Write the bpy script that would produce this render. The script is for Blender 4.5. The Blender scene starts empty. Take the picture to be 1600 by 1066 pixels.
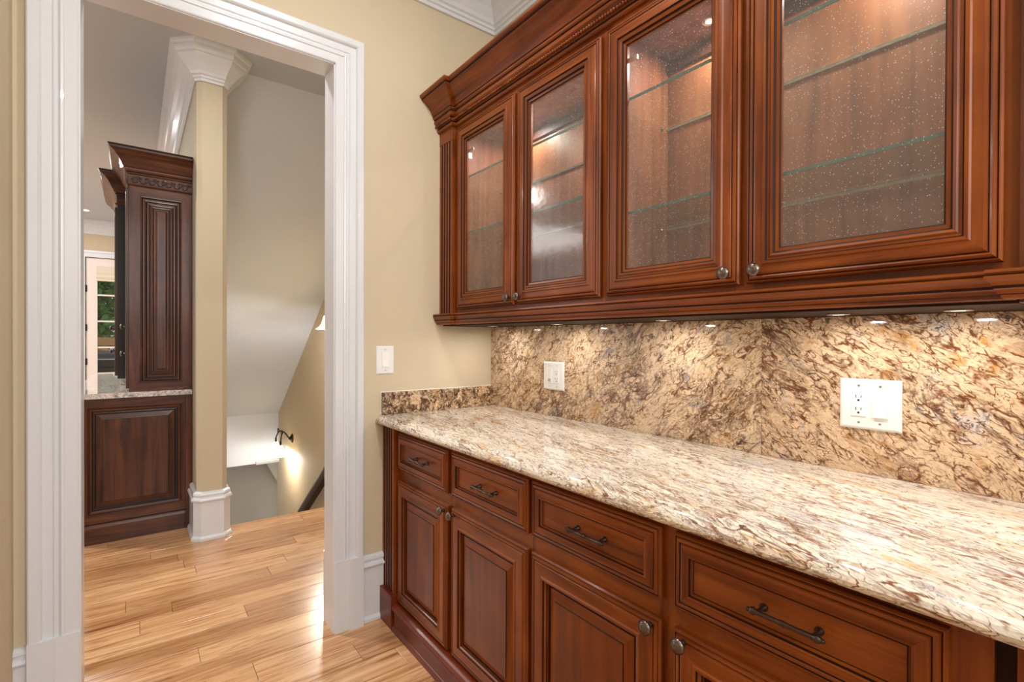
import bpy, bmesh, math, random
from mathutils import Vector, Matrix
random.seed(7)
S = bpy.context.scene
COL = S.collection

# ------------------------------------------------------------------ camera
def setup_camera():
    F0 = 774.58; ya, pi_, ro, v0 = .6504, -.0058, .0038, 535.97
    F = Vector((-math.cos(ya), math.sin(ya), 0)); R = Vector((math.sin(ya), math.cos(ya), 0)); U = Vector((0, 0, 1))
    F2 = F*math.cos(pi_)+U*math.sin(pi_); U2 = U*math.cos(pi_)-F*math.sin(pi_)
    R3 = R*math.cos(ro)+U2*math.sin(ro); U3 = U2*math.cos(ro)-R*math.sin(ro)
    cd = bpy.data.cameras.new('camera'); cam = bpy.data.objects.new('camera', cd); COL.objects.link(cam)
    cd.sensor_fit = 'HORIZONTAL'; cd.sensor_width = 36; cd.lens = F0/1600*36
    cd.shift_y = (v0-533)/1600; cd.clip_start = .02
    M = Matrix((R3, U3, -F2)).transposed().to_4x4(); M.translation = Vector((2.1475, -1.516, 1.2547))
    cam.matrix_world = M
    S.camera = cam
setup_camera()

# ------------------------------------------------------------------ world, exposure, lights
S.view_settings.view_transform = 'Standard'; S.view_settings.look = 'None'
S.view_settings.gamma = 1; S.view_settings.use_curve_mapping = False
S.view_settings.exposure = 0.0
w = bpy.data.worlds.new('world'); S.world = w; w.use_nodes = True
w.node_tree.nodes['Background'].inputs[0].default_value = (.93, .97, 1, 1)
w.node_tree.nodes['Background'].inputs[1].default_value = .85

def area(name, loc, size, power, col=(1, 1, 1), rot=(0, 0, 0), shape='DISK', parent=None, sy=None, spread=None):
    l = bpy.data.lights.new(name, 'AREA'); l.shape = shape; l.size = size; l.energy = power; l.color = col
    if sy: l.shape = 'RECTANGLE'; l.size_y = sy
    if spread: l.spread = spread
    o = bpy.data.objects.new(name, l); o.location = loc; o.rotation_euler = rot; COL.objects.link(o)
    if parent: o.parent = parent
    return o
WARM = (1, .95, .88); NEUT = (1, .97, .93)
UNSEEN_CANS = [(1.0, -.98, 13), (2.7, -1.0, 18), (-.6, -1.3, 15), (-2.6, -2.9, 45), (-5.2, -4.2, 60), (-5.2, -2.2, 40)]  # unseen ceiling lamps; all but the deep far-room one are added for fill
# big soft fill added behind the camera, stands for no fixture
area('rear_fill', (4.3, -1.2, 2.35), 1.3, 56, (1, .99, .98), (0, math.radians(76), 0), sy=1.8)
area('far_room_fill', (-4.6, -4.6, 3.0), 2.0, 80, (1, .98, .97), sy=2.0)  # soft fill added under the far ceiling, out of view, no fixture

# ------------------------------------------------------------------ materials
def lin(c):
    return tuple(((v/255+.055)/1.055)**2.4 if v > 10 else v/255/12.92 for v in c)+(1,)
def nt(name):
    m = bpy.data.materials.new(name); m.use_nodes = True
    t = m.node_tree; return m, t, t.nodes, t.links, t.nodes['Principled BSDF']
def simple(name, col, rough=.5, metal=0, bump=0, bscale=60, emit=None, estr=0, coat=0, var=0):
    m, t, N, L, P = nt(name)
    P.inputs['Base Color'].default_value = lin(col); P.inputs['Roughness'].default_value = rough
    P.inputs['Metallic'].default_value = metal; P.inputs['Coat Weight'].default_value = coat
    tc = N.new('ShaderNodeTexCoord'); no = N.new('ShaderNodeTexNoise'); no.inputs['Scale'].default_value = bscale
    no.inputs['Detail'].default_value = 4
    L.new(tc.outputs['Object'], no.inputs['Vector'])
    if var:
        mx = N.new('ShaderNodeMix'); mx.data_type = 'RGBA'; a = lin(col)
        mx.inputs[6].default_value = tuple(v*(1-var) for v in a[:3])+(1,); mx.inputs[7].default_value = tuple(min(1, v*(1+var)) for v in a[:3])+(1,)
        L.new(no.outputs['Fac'], mx.inputs[0]); L.new(mx.outputs[2], P.inputs['Base Color'])
    if bump:
        b = N.new('ShaderNodeBump'); b.inputs['Strength'].default_value = bump; b.inputs['Distance'].default_value = .002
        L.new(no.outputs['Fac'], b.inputs['Height']); L.new(b.outputs['Normal'], P.inputs['Normal'])
    if emit:
        P.inputs['Emission Color'].default_value = lin(emit); P.inputs['Emission Strength'].default_value = estr
    return m
def ramp(N, stops, interp='LINEAR'):
    r = N.new('ShaderNodeValToRGB'); r.color_ramp.interpolation = interp
    e = r.color_ramp.elements
    while len(e) < len(stops): e.new(.5)
    for el, (p, c) in zip(e, stops): el.position = p; el.color = c
    return r
def mapping(N, L, scale, src='Object', rot=(0, 0, 0), rnd=True):
    tc = N.new('ShaderNodeTexCoord'); m0 = N.new('ShaderNodeMapping'); m0.inputs['Rotation'].default_value = rot
    mp = N.new('ShaderNodeMapping'); mp.inputs['Scale'].default_value = scale
    L.new(tc.outputs[src], m0.inputs['Vector']); L.new(m0.outputs[0], mp.inputs['Vector'])
    if rnd:
        oi = N.new('ShaderNodeObjectInfo'); ml = N.new('ShaderNodeMath'); ml.operation = 'MULTIPLY'; ml.inputs[1].default_value = 37
        L.new(oi.outputs['Random'], ml.inputs[0]); cb = N.new('ShaderNodeCombineXYZ')
        for i in range(3): L.new(ml.outputs[0], cb.inputs[i])
        L.new(cb.outputs[0], mp.inputs['Location'])
    return mp
def wood(name, dark, mid, light, axis='z', rough=.34, coat=.08, scale=1.0):
    m, t, N, L, P = nt(name)
    st = {'x': (1.2, 18, 18), 'y': (18, 1.2, 18), 'z': (18, 18, 1.2)}[axis]
    mp = mapping(N, L, tuple(v*scale for v in st))
    n1 = N.new('ShaderNodeTexNoise'); n1.inputs['Scale'].default_value = 1.4; n1.inputs['Detail'].default_value = 5; n1.inputs['Roughness'].default_value = .6
    n1.inputs['Distortion'].default_value = .6
    L.new(mp.outputs[0], n1.inputs['Vector'])
    tc = N.new('ShaderNodeTexCoord'); n2 = N.new('ShaderNodeTexNoise'); n2.inputs['Scale'].default_value = 7; n2.inputs['Detail'].default_value = 3
    L.new(tc.outputs['Object'], n2.inputs['Vector'])
    r = ramp(N, [(.28, lin(dark)), (.5, lin(mid)), (.74, lin(light))]); L.new(n1.outputs['Fac'], r.inputs[0])
    r2 = ramp(N, [(.3, (.62, .58, .56, 1)), (.7, (1, 1, 1, 1))]); L.new(n2.outputs['Fac'], r2.inputs[0])
    mx = N.new('ShaderNodeMix'); mx.data_type = 'RGBA'; mx.blend_type = 'MULTIPLY'; mx.inputs[0].default_value = .75
    L.new(r.outputs[0], mx.inputs[6]); L.new(r2.outputs[0], mx.inputs[7]); L.new(mx.outputs[2], P.inputs['Base Color'])
    P.inputs['Roughness'].default_value = rough; P.inputs['Coat Weight'].default_value = coat; P.inputs['Coat Roughness'].default_value = .12; P.inputs['Specular IOR Level'].default_value = .32
    b = N.new('ShaderNodeBump'); b.inputs['Strength'].default_value = .15; b.inputs['Distance'].default_value = .0008
    L.new(n1.outputs['Fac'], b.inputs['Height']); L.new(b.outputs['Normal'], P.inputs['Normal'])
    return m
def granite(name, pal, vein, dark, rot, stretch, vs=7.0, cell=22, edge=.16, streak=.05, kv=1.0, fleck=.58, rough=.08, warp=.3, off=0):
    """pal = (cool, cream, gold). Warped crystal cells with brown borders, long ridged streaks and dark flecks."""
    m, t, N, L, P = nt(name)
    mp = mapping(N, L, stretch, rot=rot, rnd=False); mp.inputs['Location'].default_value = (off, off*.7, off*1.3)
    def vec(op, a, b=None, k=None):
        q = N.new('ShaderNodeVectorMath'); q.operation = op; L.new(a, q.inputs[0])
        if b is not None:
            if isinstance(b, tuple): q.inputs[1].default_value = b
            else: L.new(b, q.inputs[1])
        if k is not None: q.inputs['Scale'].default_value = k
        return q.outputs[0]
    def mth(op, a, b=None, c=None):
        q = N.new('ShaderNodeMath'); q.operation = op; q.use_clamp = False
        for i, v in enumerate((a, b, c)):
            if v is None: continue
            if isinstance(v, (int, float)): q.inputs[i].default_value = v
            else: L.new(v, q.inputs[i])
        return q.outputs[0]
    def rng_(v, a, b, c=0, d=1):
        q = N.new('ShaderNodeMapRange'); q.clamp = True
        for i, x in enumerate((a, b, c, d)): q.inputs[i+1].default_value = x
        L.new(v, q.inputs[0]); return q.outputs[0]
    def mix(f, a, b, bt='MIX'):
        q = N.new('ShaderNodeMix'); q.data_type = 'RGBA'; q.blend_type = bt
        if isinstance(f, (int, float)): q.inputs[0].default_value = f
        else: L.new(f, q.inputs[0])
        for i, v in ((6, a), (7, b)):
            if isinstance(v, tuple): q.inputs[i].default_value = v
            else: L.new(v, q.inputs[i])
        return q.outputs[2]
    def noise(src, sc, det=4, ro=.6, o=0, fac=True):
        n = N.new('ShaderNodeTexNoise'); n.inputs['Scale'].default_value = sc; n.inputs['Detail'].default_value = det; n.inputs['Roughness'].default_value = ro
        L.new(vec('ADD', src, (o, o*2.1, o*.7)) if o else src, n.inputs['Vector']); return n.outputs['Fac'] if fac else n.outputs['Color']
    p0 = mp.outputs[0]
    p1 = vec('ADD', p0, vec('SCALE', noise(p0, 5, 3, .55, 0, False), k=warp))
    p2 = vec('ADD', p1, vec('SCALE', noise(p0, 34, 2, .5, 4, False), k=.035))
    big = noise(p1, vs*.35, 3, .5, 7); mid = noise(p1, vs*1.3, 5, .65, 11)
    base = ramp(N, [(.34, lin(pal[0])), (.43, lin(pal[1])), (.56, lin(pal[1])), (.66, lin(pal[2]))]); L.new(noise(p2, vs*.9, 6, .7), base.inputs[0])
    c = base.outputs[0]
    # crystal tone per cell
    vo = N.new('ShaderNodeTexVoronoi'); vo.inputs['Scale'].default_value = cell*2.4; L.new(p2, vo.inputs['Vector'])
    sx = N.new('ShaderNodeSeparateXYZ'); L.new(vo.outputs['Color'], sx.inputs[0])
    cr = ramp(N, [(0, (.66, .62, .60, 1)), (.3, (.92, .88, .84, 1)), (.7, (1, 1, 1, 1)), (1, (1, .93, .86, 1))]); L.new(sx.outputs[0], cr.inputs[0])
    c = mix(.42, c, cr.outputs[0], 'MULTIPLY')
    # fine grain
    c = mix(.5, c, ramp_out(N, L, noise(p0, 150, 3, .7, 2), [(.3, (.70, .66, .62, 1)), (.55, (1, 1, 1, 1))]), 'MULTIPLY')
    act = rng_(mid, .36, .58)               # where veining is active
    for sc, w_, col, k in ((cell*.55, edge, vein, 1.0), (cell*1.25, edge*1.2, vein, .85)):
        ve = N.new('ShaderNodeTexVoronoi'); ve.feature = 'DISTANCE_TO_EDGE'; ve.inputs['Scale'].default_value = sc; L.new(p2, ve.inputs['Vector'])
        wd = mth('MULTIPLY', mth('POWER', act, 1.4), w_)
        f = mth('SUBTRACT', 1, mth('DIVIDE', ve.outputs['Distance'], mth('ADD', wd, .004)))
        f = mth('MULTIPLY', mth('MAXIMUM', f, 0), mth('MULTIPLY', rng_(noise(p1, vs*3.2, 4, .6, sc), .38, .6), k*kv*1.5))
        f = mth('MINIMUM', f, .95); c = mix(f, c, lin(col))
    for sc, o, col, k in ((vs*.8, 21, vein, 1), (vs*2.1, 25, dark, .8)):
        v = mth('ABSOLUTE', mth('SUBTRACT', noise(p2, sc, 6, .6, o), .5))
        f = mth('MULTIPLY', mth('POWER', rng_(v, 0, streak, 1, 0), 1.6), mth('MULTIPLY', rng_(big, .38, .6, .15, 1), k*kv))
        c = mix(mth('MINIMUM', f, .95), c, lin(col))
    f = mth('MULTIPLY', rng_(noise(p2, vs*7, 5, .72, 31), fleck, fleck+.06), rng_(noise(p1, vs*.6, 3, .5, 37), .46, .60, .10, .9))
    c = mix(f, c, lin(dark))
    L.new(c, P.inputs['Base Color']); P.inputs['Roughness'].default_value = rough
    return m
def ramp_out(N, L, v, stops):
    q = ramp(N, stops); L.new(v, q.inputs[0]); return q.outputs[0]
def floor_mat():
    m, t, N, L, P = nt('oak_plank')
    mp = mapping(N, L, (34, 1.1, 34))
    n1 = N.new('ShaderNodeTexNoise'); n1.inputs['Scale'].default_value = 1.3; n1.inputs['Detail'].default_value = 6; n1.inputs['Roughness'].default_value = .62; n1.inputs['Distortion'].default_value = .8
    L.new(mp.outputs[0], n1.inputs['Vector'])
    oi = N.new('ShaderNodeObjectInfo')
    r = ramp(N, [(.30, lin((146, 94, 56))), (.40, lin((204, 152, 104))), (.54, lin((226, 180, 134))), (.75, lin((240, 204, 160)))]); L.new(n1.outputs['Fac'], r.inputs[0])
    r2 = ramp(N, [(0, (.66, .57, .48, 1)), (.5, (.90, .85, .80, 1)), (1, (1, 1, 1, 1)), (1, (1, 1, 1, 1))]); L.new(oi.outputs['Random'], r2.inputs[0])
    # cathedral grain lines
    mp2 = mapping(N, L, (1, .05, 1)); wv = N.new('ShaderNodeTexWave'); wv.wave_type = 'RINGS'; wv.inputs['Scale'].default_value = 22; wv.inputs['Distortion'].default_value = 9; wv.inputs['Detail'].default_value = 3
    wv.inputs['Detail Scale'].default_value = 2.5
    L.new(mp2.outputs[0], wv.inputs['Vector'])
    r3 = ramp(N, [(0, (.60, .48, .38, 1)), (.16, (1, 1, 1, 1))]); L.new(wv.outputs['Fac'], r3.inputs[0])
    mx = N.new('ShaderNodeMix'); mx.data_type = 'RGBA'; mx.blend_type = 'MULTIPLY'; mx.inputs[0].default_value = 1
    L.new(r.outputs[0], mx.inputs[6]); L.new(r2.outputs[0], mx.inputs[7])
    mx2 = N.new('ShaderNodeMix'); mx2.data_type = 'RGBA'; mx2.blend_type = 'MULTIPLY'; mx2.inputs[0].default_value = .65
    L.new(mx.outputs[2], mx2.inputs[6]); L.new(r3.outputs[0], mx2.inputs[7])
    L.new(mx2.outputs[2], P.inputs['Base Color']); P.inputs['Roughness'].default_value = .24; P.inputs['Coat Weight'].default_value = .35; P.inputs['Coat Roughness'].default_value = .16
    b = N.new('ShaderNodeBump'); b.inputs['Strength'].default_value = .12; b.inputs['Distance'].default_value = .001
    L.new(n1.outputs['Fac'], b.inputs['Height']); L.new(b.outputs['Normal'], P.inputs['Normal'])
    return m
def schlick(N, L, base, normal=None):
    lw = N.new('ShaderNodeLayerWeight'); lw.inputs['Blend'].default_value = .5
    if normal: L.new(normal, lw.inputs['Normal'])
    p = N.new('ShaderNodeMath'); p.operation = 'POWER'; p.inputs[1].default_value = 5; L.new(lw.outputs['Facing'], p.inputs[0])
    q = N.new('ShaderNodeMath'); q.operation = 'MULTIPLY_ADD'; q.inputs[1].default_value = 1-base; q.inputs[2].default_value = base
    L.new(p.outputs[0], q.inputs[0]); return q.outputs[0]
def seeded_glass():
    m, t, N, L, P = nt('seeded_glass'); out = N['Material Output']; N.remove(P)
    tc = N.new('ShaderNodeTexCoord')
    vo = N.new('ShaderNodeTexVoronoi'); vo.inputs['Scale'].default_value = 175; L.new(tc.outputs['Object'], vo.inputs['Vector'])
    # only some cells carry a bubble
    sx = N.new('ShaderNodeSeparateXYZ'); L.new(vo.outputs['Color'], sx.inputs[0])
    gt = N.new('ShaderNodeMath'); gt.operation = 'GREATER_THAN'; gt.inputs[1].default_value = .5; L.new(sx.outputs[0], gt.inputs[0])
    lt = N.new('ShaderNodeMath'); lt.operation = 'LESS_THAN'; lt.inputs[1].default_value = .15; L.new(vo.outputs['Distance'], lt.inputs[0])
    bub = N.new('ShaderNodeMath'); bub.operation = 'MULTIPLY'; L.new(gt.outputs[0], bub.inputs[0]); L.new(lt.outputs[0], bub.inputs[1])
    n = N.new('ShaderNodeTexNoise'); n.inputs['Scale'].default_value = 30; n.inputs['Detail'].default_value = 1; L.new(tc.outputs['Object'], n.inputs['Vector'])
    sm = N.new('ShaderNodeMath'); sm.operation = 'SUBTRACT'; L.new(n.outputs['Fac'], sm.inputs[0]); L.new(bub.outputs[0], sm.inputs[1])
    b = N.new('ShaderNodeBump'); b.inputs['Strength'].default_value = .3; b.inputs['Distance'].default_value = .0008; L.new(sm.outputs[0], b.inputs['Height'])
    tr = N.new('ShaderNodeBsdfTransparent'); tr.inputs[0].default_value = (.97, .96, .96, 1)
    gl = N.new('ShaderNodeBsdfGlossy'); gl.inputs['Roughness'].default_value = .11; L.new(b.outputs[0], gl.inputs['Normal'])
    m1 = N.new('ShaderNodeMixShader'); L.new(schlick(N, L, .05, b.outputs[0]), m1.inputs[0]); L.new(tr.outputs[0], m1.inputs[1]); L.new(gl.outputs[0], m1.inputs[2])
    df = N.new('ShaderNodeBsdfDiffuse'); df.inputs[0].default_value = (.85, .80, .78, 1)
    fac = N.new('ShaderNodeMath'); fac.operation = 'MULTIPLY_ADD'; fac.inputs[1].default_value = .65; fac.inputs[2].default_value = .04; L.new(bub.outputs[0], fac.inputs[0])
    m2 = N.new('ShaderNodeMixShader'); L.new(fac.outputs[0], m2.inputs[0]); L.new(m1.outputs[0], m2.inputs[1]); L.new(df.outputs[0], m2.inputs[2])
    L.new(m2.outputs[0], out.inputs[0])
    return m
def clear_glass(name, tint, refl=.06, haze=0):
    m, t, N, L, P = nt(name); out = N['Material Output']; N.remove(P)
    tr = N.new('ShaderNodeBsdfTransparent'); tr.inputs[0].default_value = tint
    gl = N.new('ShaderNodeBsdfGlossy'); gl.inputs['Roughness'].default_value = .03
    m1 = N.new('ShaderNodeMixShader'); L.new(schlick(N, L, .03), m1.inputs[0]); L.new(tr.outputs[0], m1.inputs[1]); L.new(gl.outputs[0], m1.inputs[2])
    L.new(m1.outputs[0], out.inputs[0]); return m

WV = wood('cherry_vertical', (84, 36, 8), (138, 68, 20), (164, 92, 31), 'z')
WH = wood('cherry_horizontal', (84, 36, 8), (138, 68, 20), (164, 92, 31), 'x')
WP = wood('cherry_panel', (86, 38, 12), (118, 56, 20), (138, 71, 28), 'z', rough=.34)
WY = wood('cherry_sideways', (84, 36, 8), (138, 68, 20), (164, 92, 31), 'y')
WI = wood('cabinet_interior', (104, 54, 30), (146, 86, 54), (168, 106, 72), 'z', rough=.5, coat=.05)
WM = wood('mahogany_base', (88, 34, 14), (112, 46, 20), (130, 56, 26), 'x')
GZ = simple('dark_glaze', (44, 18, 8), .6, var=.2); GZ.node_tree.nodes['Principled BSDF'].inputs['Specular IOR Level'].default_value = .2
DV = wood('walnut_vertical', (50, 27, 17), (88, 50, 32), (118, 72, 46), 'z')
DH = wood('walnut_horizontal', (50, 27, 17), (88, 50, 32), (118, 72, 46), 'y')
DX = wood('walnut_lengthwise', (40, 22, 16), (66, 38, 27), (86, 52, 36), 'x')
DG = simple('walnut_glaze', (26, 14, 11), .4, var=.2)
PAINT = simple('beige_paint', (209, 194, 167), .75, bump=.05, bscale=220, var=.015)
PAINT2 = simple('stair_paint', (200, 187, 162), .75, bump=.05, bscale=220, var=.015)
SOFF = simple('pale_paint', (222, 230, 244), .8, bump=.05, bscale=220, var=.01)
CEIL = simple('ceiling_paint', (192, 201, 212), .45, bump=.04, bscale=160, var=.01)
TRIM = simple('white_enamel', (222, 225, 230), .28, coat=.2, bump=.03, bscale=30, var=.008)
CAULK = simple('white_caulk', (240, 236, 226), .6, var=.02)
PLAST = simple('white_plastic', (238, 238, 238), .3, var=.01)
PLAST2 = simple('switch_plastic', (244, 244, 244), .25, var=.01)
SLOT = simple('slot_dark', (30, 28, 26), .6, var=.1)
BRZ = simple('oiled_bronze', (116, 104, 98), .28, metal=.9, var=.25, bscale=90)
BRZD = simple('dark_bronze', (84, 70, 62), .3, metal=.8, var=.25, bscale=90)
STEEL = simple('nickel', (200, 198, 195), .3, metal=1, var=.05)
IRON = simple('wrought_iron', (40, 30, 24), .5, metal=.5, var=.2)
GRC = granite('granite_counter', ((222, 220, 224), (248, 240, 226), (230, 194, 140)), (132, 80, 46), (74, 62, 66), (0, 0, math.radians(13)), (.75, 2.8, 2.4), vs=8, cell=25, edge=.07, streak=.036, kv=.9, fleck=.59, warp=.2)
GRB = granite('granite_backsplash', ((214, 206, 200), (236, 206, 172), (206, 150, 86)), (112, 62, 28), (52, 42, 42), (0, math.radians(-33), 0), (.9, 1.3, 2.0), vs=10, cell=38, edge=.13, streak=.06, kv=1.0, fleck=.56, warp=.16)
GRB2 = granite('granite_backsplash_left', ((196, 188, 184), (240, 212, 178), (216, 172, 116)), (112, 70, 42), (58, 50, 50), (0, math.radians(38), 0), (.9, 1.3, 1.7), vs=10, cell=36, edge=.12, streak=.055, kv=.9, fleck=.56, off=3.3, warp=.18)
GRS = granite('granite_side', ((206, 192, 176), (232, 200, 162), (180, 130, 80)), (86, 54, 34), (30, 26, 26), (0, 0, 0), (1.2, 1.2, 1.2), vs=14, cell=30, edge=.22, streak=.06, kv=1, fleck=.53)
GRF = granite('granite_far', ((224, 220, 220), (232, 226, 220), (206, 198, 192)), (130, 114, 110), (84, 78, 80), (0, 0, 0), (1, 1, 1), vs=9, cell=24, edge=.1, streak=.04, kv=.7, fleck=.6, rough=.04)
FLOOR = floor_mat()
SUBF = simple('joint_dark', (96, 62, 36), .6, var=.1)
SEED = seeded_glass()
SHELFG = clear_glass('shelf_glass', (.90, .97, .94, 1))
SHELFE = simple('glass_edge', (34, 92, 82), .1, coat=.5, emit=None, var=.15, bscale=25)
SHELFR = simple('glass_rear_edge', (226, 212, 196), .15, coat=.5, var=.4, bscale=60)
PANEG = clear_glass('window_glass', (.98, .99, .99, 1))
SHADEG = simple('alabaster_glass', (255, 236, 205), .3, emit=(255, 226, 176), estr=2.6, var=.02)
LENS = simple('lamp_lens', (255, 250, 240), .3, emit=(255, 236, 205), estr=4)
LEAF = simple('tree_leaf', (86, 132, 62), .6, var=.5, bscale=3)
LEAF2 = simple('dark_leaf', (44, 84, 44), .6, var=.5, bscale=3)
BARK = simple('bark', (90, 76, 62), .9, bump=.6, bscale=20, var=.3)
CEDAR = simple('cedar', (196, 150, 104), .7, var=.15, bscale=12)
GRILL = simple('grill_enamel', (52, 54, 58), .35, var=.1)
DECK = simple('deck_boards', (150, 140, 128), .8, var=.1, bscale=8)
LINEN = simple('linen_shade', (226, 212, 190), .9, bump=.3, bscale=90, var=.04)

# ------------------------------------------------------------------ helpers
def props(o, label=None, cat=None, group=None, kind=None):
    if label: o['label'] = label
    if cat: o['category'] = cat
    if group: o['group'] = group
    if kind: o['kind'] = kind
    return o
def empty(name, loc, label, cat, group=None, kind=None, rz=0):
    o = bpy.data.objects.new(name, None); o.location = loc; o.rotation_euler = (0, 0, rz); o.empty_display_size = .05
    COL.objects.link(o); return props(o, label, cat, group, kind)
class MB:
    def __init__(s): s.v = []; s.f = []; s.m = []; s.sm = []
    def add(s, vs, fs, mi=0, smooth=False):
        b = len(s.v); s.v += [tuple(q) for q in vs]
        for i, f in enumerate(fs):
            s.f.append([b+k for k in f]); s.m.append(mi if isinstance(mi, int) else mi[i]); s.sm.append(smooth)
        return s
    def box(s, x0, x1, y0, y1, z0, z1, mi=0):
        v = [(x, y, z) for x in (x0, x1) for y in (y0, y1) for z in (z0, z1)]
        return s.add(v, [(0, 1, 3, 2), (4, 6, 7, 5), (0, 4, 5, 1), (2, 3, 7, 6), (0, 2, 6, 4), (1, 5, 7, 3)], mi)
    def prism(s, pts, fmap, h0, h1, mi=0, side=None):
        """closed 2d polygon extruded; fmap(a,b,h)->xyz"""
        n = len(pts); v = [fmap(a, b, h0) for a, b in pts]+[fmap(a, b, h1) for a, b in pts]
        f = [tuple(range(n))[::-1], tuple(range(n, 2*n))]+[(i, (i+1) % n, n+(i+1) % n, n+i) for i in range(n)]
        ms = [mi, mi]+([mi]*n if side is None else [side[i] for i in range(n)])
        return s.add(v, f, ms)
    def sweep(s, path, prof, fmap, closed=False, mats=None, edge_m=None, cap=True, fillmat=None):
        """path 2d points; prof [(offset to the right of travel, h)]; fmap(a,b,h)"""
        n = len(path); P = [Vector(p) for p in path]; nor = []
        def en(i):
            d = (P[(i+1) % n]-P[i]).normalized(); return Vector((d.y, -d.x))
        for i in range(n):
            if closed: a, b = en(i-1), en(i)
            else: a = en(i-1) if i > 0 else en(i); b = en(i) if i < n-1 else en(i-1)
            m = (a+b); m = m/max(m.dot(a), 1e-6) if m.length > 1e-6 else a
            nor.append(m)
        k = len(prof); vs = []
        for i in range(n):
            for (o, h) in prof:
                q = P[i]+nor[i]*o; vs.append(fmap(q.x, q.y, h))
        fs = []; ms = []
        for i in range(n if closed else n-1):
            j = (i+1) % n
            for q in range(k-1):
                fs.append((i*k+q, i*k+q+1, j*k+q+1, j*k+q))
                base = edge_m(P[i], P[j]) if edge_m else 0
                ms.append(mats[q] if mats and mats[q] is not None else base)
        if not closed and cap:
            fs.append(tuple(range(k))); ms.append(edge_m(P[0], P[1]) if edge_m else 0)
            fs.append(tuple((n-1)*k+q for q in range(k))[::-1]); ms.append(edge_m(P[-2], P[-1]) if edge_m else 0)
        if closed and fillmat is not None:
            fs.append(tuple(i*k+k-1 for i in range(n))); ms.append(fillmat)
        return s.add(vs, fs, ms)
    def tube(s, pts, r, n=8, mi=0, rs=None):
        pts = [Vector(p) for p in pts]; vs = []
        for i, p in enumerate(pts):
            d = (pts[min(i+1, len(pts)-1)]-pts[max(i-1, 0)]).normalized()
            u = d.cross(Vector((0, 0, 1))); u = u.normalized() if u.length > .01 else d.cross(Vector((1, 0, 0))).normalized()
            w_ = d.cross(u); rr = rs[i] if rs else r
            for q in range(n):
                a = 2*math.pi*q/n; vs.append(p+u*math.cos(a)*rr+w_*math.sin(a)*rr)
        fs = [(i*n+q, i*n+(q+1) % n, (i+1)*n+(q+1) % n, (i+1)*n+q) for i in range(len(pts)-1) for q in range(n)]
        fs += [tuple(range(n))[::-1], tuple((len(pts)-1)*n+q for q in range(n))]
        return s.add(vs, fs, mi, True)
    def lathe(s, prof, org, ax='z', n=16, mi=0, mats=None):
        """prof [(r, t)] along axis from org"""
        A = {'z': lambda r, a, t: (r*math.cos(a), r*math.sin(a), t), '-y': lambda r, a, t: (r*math.cos(a), -t, r*math.sin(a)),
             'x': lambda r, a, t: (t, r*math.cos(a), r*math.sin(a)), '-z': lambda r, a, t: (r*math.cos(a), r*math.sin(a), -t)}[ax]
        vs = []
        for r, t in prof:
            for q in range(n):
                x, y, z = A(r, 2*math.pi*q/n, t); vs.append((x+org[0], y+org[1], z+org[2]))
        k = len(prof)
        fs = [(i*n+q, i*n+(q+1) % n, (i+1)*n+(q+1) % n, (i+1)*n+q) for i in range(k-1) for q in range(n)]
        fs += [tuple(range(n))[::-1], tuple((k-1)*n+q for q in range(n))]
        return s.add(vs, fs, mi, True)
    def build(s, name, mats, parent=None, bevel=0, smooth=False, fix=True):
        me = bpy.data.meshes.new(name); me.from_pydata(s.v, [], s.f)
        for m in (mats if isinstance(mats, (list, tuple)) else [mats]): me.materials.append(m)
        for p, mi, sm in zip(me.polygons, s.m, s.sm): p.material_index = mi; p.use_smooth = sm or smooth
        if fix:
            bm = bmesh.new(); bm.from_mesh(me); bmesh.ops.recalc_face_normals(bm, faces=bm.faces); bm.to_mesh(me); bm.free()
        o = bpy.data.objects.new(name, me); COL.objects.link(o)
        if parent:
            o.parent = parent; o.location = -parent.location if parent.type == 'EMPTY' and parent.parent is None else (0, 0, 0)
        if bevel:
            b = o.modifiers.new('bevel', 'BEVEL'); b.width = bevel; b.segments = 2; b.limit_method = 'ANGLE'; b.angle_limit = math.radians(40)
        return o
# geometry is written in world coordinates; a part under an Empty is shifted back by the Empty's location (no rotations)
XZ = lambda y0: (lambda a, b, h: (a, y0-h, b))        # faces -Y (towards the aisle)
YZ = lambda x0: (lambda a, b, h: (x0+h, a, b))        # faces +X
XY = lambda a, b, h: (a, b, h)
def rect(a0, a1, b0, b1): return [(a0, b0), (a1, b0), (a1, b1), (a0, b1)]   # counter-clockwise -> right side is outside
def em(P, Q): return 1 if abs(Q.x-P.x) > abs(Q.y-P.y) else 0                # 0 vertical, 1 horizontal grain
def inset_rings(mb, r, prof, fmap, mats, fillmat):
    mb.sweep(rect(*r), [(-o, h) for o, h in prof], fmap, closed=True, mats=mats, edge_m=em, fillmat=fillmat)

def structure(o, label, cat): return props(o, label, cat, kind='structure')
def slab(name, box, mat, label, cat='wall'):
    return structure(MB().box(*box).build(name, mat), label, cat)

# ------------------------------------------------------------------ room shell
PX1 = 4.6; CZ = 3.05
slab('wall_back', (-.11, PX1, 0, .12, 0, CZ), PAINT, 'beige painted wall behind the cherry cabinets', 'wall')
# wall with the cased doorway
m = MB(); m.box(-.11, 0, -.84, 0, 0, CZ).box(-.11, 0, -3.2, -1.66, 0, CZ).box(-.11, 0, -1.66, -.84, 2.425, CZ)
structure(m.build('wall_end', PAINT), 'beige wall pierced by the white cased doorway', 'wall')
slab('wall_left', (0, PX1, -1.935, -1.815, 0, CZ), PAINT, 'beige wall sliver along the left edge of the photo', 'wall')
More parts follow.
